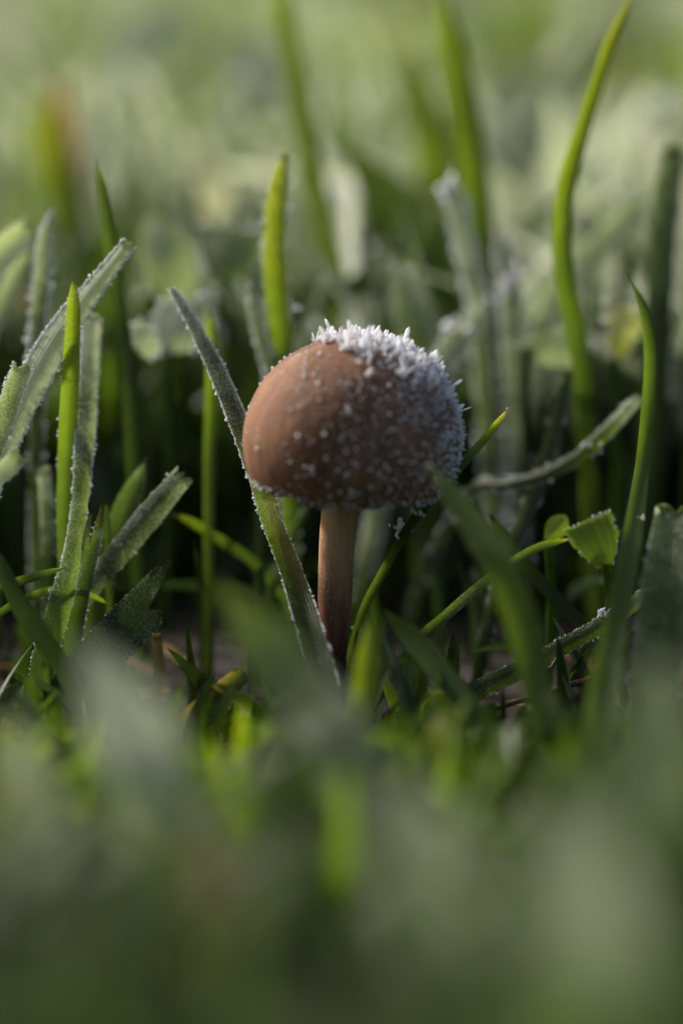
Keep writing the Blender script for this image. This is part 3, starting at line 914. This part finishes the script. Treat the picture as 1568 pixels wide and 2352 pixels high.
# ------------------------------------------------------------------ broad leaves
def leaf(label, outline, hue, frost, x, y, d, w, h, tilt_deg=0.0, yaw=0.0, pitch=0.0, stalk_to=None, name='clover_leaf', cat='leaf', group=None, rime=0.0, rag=0.0, cup=0.25, grain=1.3):
    """one leaflet on a stalk: outline gives half-width along the leaf (0 tip .. 1 base); w, h in pixels"""
    c = P(x, y, d)
    W, H = px2mm(w, d), px2mm(h, d)
    up = Matrix.Rotation(math.radians(tilt_deg), 3, Vector(FWD)) @ Vector(UPV)
    rt = Vector(FWD).cross(up)
    rt = rt.normalized() * 1.0
    rot = Matrix.Rotation(math.radians(yaw), 3, up) 
    rt = rot @ rt
    rot2 = Matrix.Rotation(math.radians(pitch), 3, rt)
    up2 = np.array(rot2 @ up)
    rt = np.array(rt)
    nr = np.cross(rt, up2)
    if nr @ FWD > 0:
        nr = -nr
    S, C = 16, 11
    verts, us, ts = [], [], []
    th_ = 0.16
    for lay in (1, -1):
        for i in range(S):
            t = i / (S - 1)
            hw = np.interp(t, np.linspace(0, 1, len(outline)), outline)
            for j in range(C):
                u = j / (C - 1) * 2 - 1
                e = 1 + rag * noise.noise(Vector((u * 4, t * 9, x * 0.1))) * (abs(u) > 0.7)
                q = c + up2 * (0.5 - t) * H + rt * (u * hw * W * 0.5 * e) - nr * (cup * abs(u) * hw * W * 0.5) \
                    + nr * (0.10 * H * math.sin(t * 3.0)) + nr * lay * th_ * 0.5 * (1 - u * u)
                if i == 0:
                    q = q + up2 * rag * H * 0.3 * noise.noise(Vector((u * 5, x * 0.1, 0)))
                verts.append(q)
                us.append((u * 0.3 + 0.5, t))
    idx = np.arange(2 * S * C).reshape(2, S, C)
    q = []
    for L in range(2):
        q.append(np.stack([idx[L, :-1, :-1], idx[L, :-1, 1:], idx[L, 1:, 1:], idx[L, 1:, :-1]], -1).reshape(-1, 4))
    for (ax, bx) in ((idx[0, 0], idx[1, 0]), (idx[0, -1], idx[1, -1]), (idx[0, :, 0], idx[1, :, 0]), (idx[0, :, -1], idx[1, :, -1])):
        q.append(np.stack([ax[:-1], ax[1:], bx[1:], bx[:-1]], -1))
    q = np.concatenate(q)
    foot = c - up2 * 0.5 * H
    base = np.array([foot[0], foot[1] + 1.0, 0.0])
    root = bpy.data.objects.new(name, None)
    COL.objects.link(root)
    root.empty_display_size = 0.004
    root.location = Vector(base * MM)
    tag(root, label, cat, group)
    nV = len(verts)
    bl = make_object('leaf_blade', verts, q, M_GRASS, root, base, {'hue': np.full(nV, hue), 'frost': np.full(nV, frost), 'two': np.ones(nV)}, np.array(us))
    bl.location = (0, 0, 0)
    # stalk
    sr = spline([(*(foot + up2 * 0.08 * H), 0.42), (*((foot * 0.55 + base * 0.45) + np.array([0.5, 0.3, 0])), 0.38), (base[0], base[1], -1.0, 0.42)], 12)
    sv, suv = [], []
    for (xx, yy, zz, rr) in sr:
        for j in range(7):
            a = 2 * math.pi * j / 7
            sv.append((xx + rr * math.cos(a), yy + rr * math.sin(a), zz))
            suv.append((j / 7, zz * 0.1))
    si_ = np.arange(len(sv)).reshape(-1, 7)
    sq_ = np.stack([si_[:-1], np.roll(si_[:-1], -1, 1), np.roll(si_[1:], -1, 1), si_[1:]], -1).reshape(-1, 4)
    st = make_object('stalk', sv, sq_, M_GRASS, root, base, {'hue': np.full(len(sv), min(hue, .4)), 'frost': np.zeros(len(sv))}, np.array(suv))
    st.location = (0, 0, 0)
    if rime > 0:
        va = np.array(verts)[:S * C].reshape(S, C, 3)
        n = int(rime * 60)
        ii, jj = RNG.integers(0, S, n), RNG.choice([0, C - 1], n)
        topm = RNG.uniform(0, 1, n) < 0.45
        ii = np.where(topm, 0, ii)
        jj = np.where(topm, RNG.integers(0, C, n), jj)
        pp = va[ii, jj] + RNG.normal(size=(n, 3)) * 0.05
        dd = (pp - c) + RNG.normal(size=(n, 3)) * 0.6 * W * 0.3
        sz = RNG.uniform(0.12, 0.3, n) * grain
        v, qq, tt = crystals(pp, dd, sz, sz * 0.35)
        fo = make_object('frost', v, qq, M_ICE, root, base, tris=tt, smooth=False)
        fo.location = (0, 0, 0)
        fo['kind'] = 'stuff'
    return root


ROUND = [.30, .78, .96, 1.0, .98, .90, .78, .62, .45, .28]
OVAL = [.15, .6, .85, .97, 1.0, .95, .8, .55, .2]
BLUNT = [1, 1, .98, .95, .9, .8, .65, .45, .25]
leaf('small spoon-shaped seedling leaf with two pale spots', ROUND, .44, .24, 918, 1575, -6, 84, 135, tilt_deg=4, yaw=0, cup=.15)
leaf('blurred round yellow-green leaf next to the spoon-shaped leaf', ROUND, .48, .2, 1030, 1665, -11, 130, 160, tilt_deg=-6, cup=.2)
leaf('torn olive leaf stub with a ragged frosted top edge', BLUNT, .40, .12, 1372, 1248, 2, 118, 115, tilt_deg=-22, yaw=15, rag=.2, rime=.9, grain=.6, cup=.15)
leaf('little folded leaf lobe beside the torn olive stub', OVAL, .5, .2, 1278, 1212, 3, 50, 70, tilt_deg=40, cup=.4)
leaf('big pale frosted leaf out of focus behind the pointed blade', OVAL, .45, .68, 385, 600, 34, 130, 240, tilt_deg=-8, yaw=25, pitch=-20)
leaf('square-topped green leaf with a frosted rim, out of focus', BLUNT, .33, .45, 525, 590, 30, 150, 150, tilt_deg=6, pitch=-15, rime=.6, grain=1.8)
leaf('frost-white drooping leaf with a bright jagged rim', OVAL, .3, .8, 420, 745, 20, 130, 190, tilt_deg=35, pitch=-35, rime=1.2, grain=1.8)
leaf('pinkish frosted dead leaf lying flat in the far lawn', OVAL, .86, .85, 480, 420, 62, 200, 120, tilt_deg=70, pitch=-40)
leaf('flat oval frosted leaf hanging level behind the tall wavy blade', OVAL, .25, .62, 1275, 800, 20, 90, 190, tilt_deg=88, pitch=-30, rime=.5, grain=1.6)
leaf('cream-tipped ragged leaf standing under the wide dark blade', BLUNT, .74, .55, 1425, 770, 20, 80, 130, tilt_deg=12, rag=.5, rime=.5, grain=1.6)
leaf('grey frosted leaf in the far haze above the red-tipped blade', OVAL, .15, .8, 360, 110, 150, 220, 300, tilt_deg=35, pitch=-20)
leaf('bluish frosted leaf far behind the crown of the cap', OVAL, .05, .85, 600, 170, 160, 260, 240, tilt_deg=30, pitch=-30)
leaf('dim bluish leaf between the two tallest blades', OVAL, .12, .7, 1190, 330, 70, 160, 190, tilt_deg=-10, pitch=-15)
leaf('small white-frosted leaf scrap low by the rimed blades', OVAL, .3, .9, 330, 780, 16, 90, 80, tilt_deg=55, pitch=-30, rime=.7, grain=1.5)

# ------------------------------------------------------------------ dead stalks, ice lumps
def stalk(label, pts, mat, name, cat, group=None):
    rows = np.array([[*P(x, y, d), px2mm(w, d) * 0.5] for x, y, d, w in pts])
    s = spline(rows, 26)
    verts = []
    for i, (x, y, z, r) in enumerate(s):
        t = norm(s[min(i + 1, 25), :3] - s[max(i - 1, 0), :3])
        a = norm(np.cross(t, [0.1, 0.2, 1.0]))
        b = np.cross(t, a)
        rr = max(r, 0.05) * (1 + 0.25 * noise.noise(Vector((x * 0.6, y, z * 0.6))))
        for j in range(9):
            q = 2 * math.pi * j / 9
            verts.append(s[i, :3] + (a * math.cos(q) + b * math.sin(q) * 0.6) * rr * (1 + 0.15 * math.cos(3 * q)))
    si_ = np.arange(len(verts)).reshape(-1, 9)
    q_ = np.stack([si_[:-1], np.roll(si_[:-1], -1, 1), np.roll(si_[1:], -1, 1), si_[1:]], -1).reshape(-1, 4)
    o = make_object(name, verts, q_, mat, None, s[12, :3])
    return tag(o, label, cat, group)


stalk('reddish brown dead stalk lying on the soil under the ridged blade', [(1400, 1548, -4, 14), (1330, 1566, -4, 26), (1250, 1594, -4, 24), (1160, 1620, -5, 20), (1080, 1650, -5, 14)], M_TWIG, 'dead_stalk', 'stalk')
stalk('curled brown scrap of dead leaf under the ridged blade', [(1278, 1512, -4, 10), (1262, 1535, -4, 16), (1236, 1530, -4, 14), (1205, 1556, -4, 12)], M_TWIG, 'leaf_scrap', 'dead leaf')
M_STRAW = simple_material('straw', [(0.3, (0.26, 0.17, 0.05)), (0.55, (0.42, 0.31, 0.10)), (0.75, (0.55, 0.44, 0.2))], 700.0, 0.6, 0.0002, 0.4)
stalk('thin golden straw lying level among the near grass', [(1185, 1716, -14, 6), (1220, 1720, -14, 20), (1250, 1720, -14, 12), (1340, 1720, -14, 8), (1440, 1718, -14, 6)], M_STRAW, 'straw', 'straw')


def ice_lump(label, x, y, d, n, size, spread):
    c = P(x, y, d)
    pp = c + RNG.normal(size=(n, 3)) * spread
    v, q, t = crystals(pp, RNG.normal(size=(n, 3)), RNG.uniform(.5, 1, n) * size, RNG.uniform(.2, .4, n) * size, RNG.uniform(.4, 1, n))
    o = make_object('ice_lump', v, q, M_ICE, None, c, tris=t, smooth=False)
    return tag(o, label, 'ice')


ice_lump('glassy lump of ice stuck on the ridged sloping blade', 1385, 1408, -2.5, 9, .75, .22)
ice_lump('cluster of ice needles on the slender blade under the rim', 920, 1215, -5, 26, .55, .42)
ice_lump('small drop of ice on the hook-tipped blade', 1474, 1192, -9, 4, .5, .10)
ice_lump('chips of ice along the slender blade just below the rim', 962, 1172, -7.5, 14, .38, .35)
ice_lump('frost drop hanging at the split tip of a blurred blade', 1026, 440, 26, 5, 1.5, .35)
ice_lump('white ice knot where two blurred frosted blades meet', 1160, 662, 25, 6, 1.5, .5)
ice_lump('pair of ice beads on the slanted grey-green blade', 1046, 742, 20, 4, 1.1, .7)
ice_lump('ice bead strung on the edge of the luminous broad blade', 674, 700, 14, 4, .6, .4)
ice_lump('ice bead on the edge of the narrow frost-beaded blade', 114, 655, 12, 4, .6, .4)
ice_lump('ice bead under the furry rimed blade end', 1373, 1026, 8, 4, .6, .25)
ice_lump('soft ice speck glimmering in the far lawn beside the tall pale blade', 800, 440, 60, 6, 2.0, .8)
ice_lump('ice grains on the edge of the broad soft green blade', 1052, 1190, -18, 10, .35, .35)

# ------------------------------------------------------------------ the lawn
def patch(x, y, f, seed):
    return np.array([noise.noise(Vector((a * f + seed, b * f * 0.8 - seed, seed))) for a, b in zip(x, y)])


def lawn(n, x0, x1, y0, y1, hmin, hmax, wmin, wmax, seg, cross, near_limit=False, widen=0.0):
    y = RNG.uniform(y0, y1, n)
    half = np.maximum(np.abs(x0), 60 + widen * (y - CAM[1]))
    x = RNG.uniform(-1, 1, n) * half if widen else RNG.uniform(x0, x1, n)
    h = RNG.uniform(hmin + 2, hmax + 3, n) * (1 + 0.45 * patch(x, y, 0.03, 2.0))
    ang = RNG.uniform(0, 2 * math.pi, n)
    lean = np.abs(RNG.normal(0, 0.62, n)) * h
    if near_limit:
        # shorter turf right round the mushroom and before it
        for _ in range(14):
            tip = np.stack([x + np.cos(ang) * lean, y + np.sin(ang) * lean, h], 1)
            pxx, pyy, dd = project(tip)
            lim = np.where(dd > 34, 0, np.where(dd > 6, 1240, np.where(dd > -14, 1430, 1545 - dd * 1.9))) + NEARJ[:n]
            bad = pyy < lim
            h = np.where(bad, h * 0.82, h)
            lean = np.where(bad, lean * 0.82, lean)
    keep = (h > 2.5) & ~((np.hypot(x, y) < 2.5))
    x, y, h, ang, lean = x[keep], y[keep], h[keep], ang[keep], lean[keep]
    n = len(x)
    t = np.linspace(0, 1, seg)[None, :]
    curve = t ** RNG.uniform(1.4, 2.8, n)[:, None]
    droop = np.clip(lean / h - 0.6, 0, 1)[:, None]
    path = np.stack([x[:, None] + np.cos(ang)[:, None] * lean[:, None] * curve, y[:, None] + np.sin(ang)[:, None] * lean[:, None] * curve,
                     -0.8 + h[:, None] * (t - 0.35 * droop * t ** 3)], -1)
    w0 = RNG.uniform(wmin, wmax, n)
    cut = RNG.uniform(0, 1, n) < 0.18
    prof_ = np.where(cut[:, None], np.clip(0.75 + 0.25 * np.sin(t * 3.1), 0, 1) + 0 * w0[:, None], np.clip(1.15 * (1 - t) ** 0.55, 0.03, 1) + 0 * w0[:, None])
    width = w0[:, None] * prof_
    tan = norm(np.gradient(path, axis=1))
    fa_ = RNG.uniform(0, 2 * math.pi, n)
    ref = np.stack([np.cos(fa_), np.sin(fa_), np.zeros(n)], -1)[:, None, :]
    side = norm(np.cross(tan, np.broadcast_to(ref, tan.shape)))
    nr = np.cross(side, tan)
    v, q, uv = strips(path, width, side, nr, RNG.uniform(0.1, 0.6, n), cross)
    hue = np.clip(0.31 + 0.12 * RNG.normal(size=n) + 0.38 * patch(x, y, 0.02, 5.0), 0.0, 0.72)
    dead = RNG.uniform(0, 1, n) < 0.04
    hue = np.where((y < 34) & (y > -24), hue * 0.45, np.where(y <= -24, hue * 0.86 + 0.03, np.where(y < 70, hue * 0.75, hue)))  # darker hues round and just behind the mushroom: shade put into the colour
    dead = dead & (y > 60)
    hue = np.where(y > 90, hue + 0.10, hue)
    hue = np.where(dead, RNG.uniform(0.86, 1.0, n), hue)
    far = np.clip((y - 40) / 160, 0, 1)
    pt_ = patch(x, y, 0.016, 8.0) + 0.5 * patch(x, y, 0.045, 3.0)
    fr0 = np.clip(0.20 + 0.20 * far + 0.3 * RNG.normal(size=n) + (0.5 + 1.6 * far) * pt_ - far * 0.3 * np.clip(x / (70 + 0.1 * y), -0.6, 1), 0, 1)
    fr0 = np.where(y < -14, fr0 * 0.45, fr0)
    fr = fr0[:, None] * np.clip((path[:, :, 2] - 8.0) / 18.0, 0, 1)
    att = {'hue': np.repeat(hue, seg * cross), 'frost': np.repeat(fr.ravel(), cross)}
    return v, q, uv, att, path, fr


NEARJ = RNG.uniform(0, 1, 60000) ** 1.3 * 520 - 50
chunks = []
# (count, x range, y range, height, width)
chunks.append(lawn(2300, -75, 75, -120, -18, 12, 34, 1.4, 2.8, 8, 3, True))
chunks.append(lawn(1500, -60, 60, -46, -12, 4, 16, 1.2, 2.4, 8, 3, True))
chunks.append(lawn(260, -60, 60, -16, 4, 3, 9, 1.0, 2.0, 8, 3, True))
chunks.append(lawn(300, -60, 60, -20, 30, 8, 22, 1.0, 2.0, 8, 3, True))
chunks.append(lawn(5200, -95, 95, 32, 125, 16, 36, 1.4, 2.8, 8, 3, True))
chunks.append(lawn(7000, -150, 150, 120, 420, 18, 40, 1.6, 3.2, 7, 3))
chunks.append(lawn(9000, -330, 330, 420, 1300, 22, 46, 2.4, 5.0, 6, 3))
chunks.append(lawn(420, -110, 110, 70, 330, 30, 48, 3.5, 5.5, 8, 3))
chunks.append(lawn(500, -230, 230, 330, 900, 34, 56, 5.0, 10.0, 8, 3))
chunks.append(lawn(2500, -250, -75, -200, 120, 14, 34, 1.6, 3.0, 6, 3))
chunks.append(lawn(2500, 75, 250, -200, 120, 14, 34, 1.6, 3.0, 6, 3))
V, Q, U, H_, F2 = [], [], [], [], []
off = 0
for v, q, uv, att, path, fr in chunks:
    V.append(v)
    Q.append(q + off)
    U.append(uv)
    H_.append(att['hue'])
    F2.append(att['frost'])
    off += len(v)
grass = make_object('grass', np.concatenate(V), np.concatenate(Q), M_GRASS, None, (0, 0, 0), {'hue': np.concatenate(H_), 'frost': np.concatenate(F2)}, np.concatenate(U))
tag(grass, 'dense frosted lawn grass all around the mushroom', 'grass', None, 'stuff')

# rime grains on the lawn tips
pp, sz = [], []
for ci_, (v, q, uv, att, path, fr) in enumerate(chunks[:6]):
    n = len(path)
    sel = np.where(RNG.uniform(0, 1, n) < [0.05, 0.05, 0.0, 0.12, 0.35, 0.30][ci_])[0]
    for rep in range(3):
        k = RNG.integers(path.shape[1] // 2, path.shape[1], len(sel))
        ok = fr[sel, k] > 0.25
        pp.append(path[sel, k][ok] + RNG.normal(size=(int(ok.sum()), 3)) * 0.3)
        sz.append(np.clip(np.exp(RNG.normal(-0.75, 0.45, int(ok.sum()))), 0.2, 1.3))
pp, sz = np.concatenate(pp), np.concatenate(sz)
v, q, t = crystals(pp, RNG.normal(size=pp.shape), sz, sz * 0.48)
o = make_object('frost_grains', v, q, M_ICE, tris=t, smooth=False)
tag(o, 'glittering frost grains scattered over the lawn tips', 'frost', None, 'stuff')

# litter of dead grass on the soil
n = 420
x, y = RNG.uniform(-90, 90, n), RNG.uniform(-110, 160, n)
an = RNG.uniform(0, math.pi * 2, n)
ln = RNG.uniform(5, 16, n)
t = np.linspace(0, 1, 5)[None, :]
bend = RNG.normal(0, 0.5, n)[:, None]
path = np.stack([x[:, None] + np.cos(an[:, None] + bend * t) * ln[:, None] * (t - .5), y[:, None] + np.sin(an[:, None] + bend * t) * ln[:, None] * (t - .5),
                 np.abs(RNG.normal(0.6, 0.7, n))[:, None] + RNG.uniform(-2, 2, n)[:, None] * (t - .5)], -1)
tan = norm(np.gradient(path, axis=1))
side = norm(np.cross(tan, np.broadcast_to(np.array([0, 0, 1.0]), tan.shape)))
v, q, uv = strips(path, np.broadcast_to(RNG.uniform(0.5, 1.6, n)[:, None], (n, 5)) * np.ones((1, 5)), side, np.cross(side, tan), RNG.uniform(-.5, .5, n), 3)
o = make_object('litter', v, q, M_GRASS, None, (0, 0, 0), {'hue': np.repeat(np.clip(RNG.normal(0.99, 0.05, n), 0.85, 1), 15), 'frost': np.zeros(len(v))}, uv)
tag(o, 'brown litter of dead grass lying on the soil', 'litter', None, 'stuff')
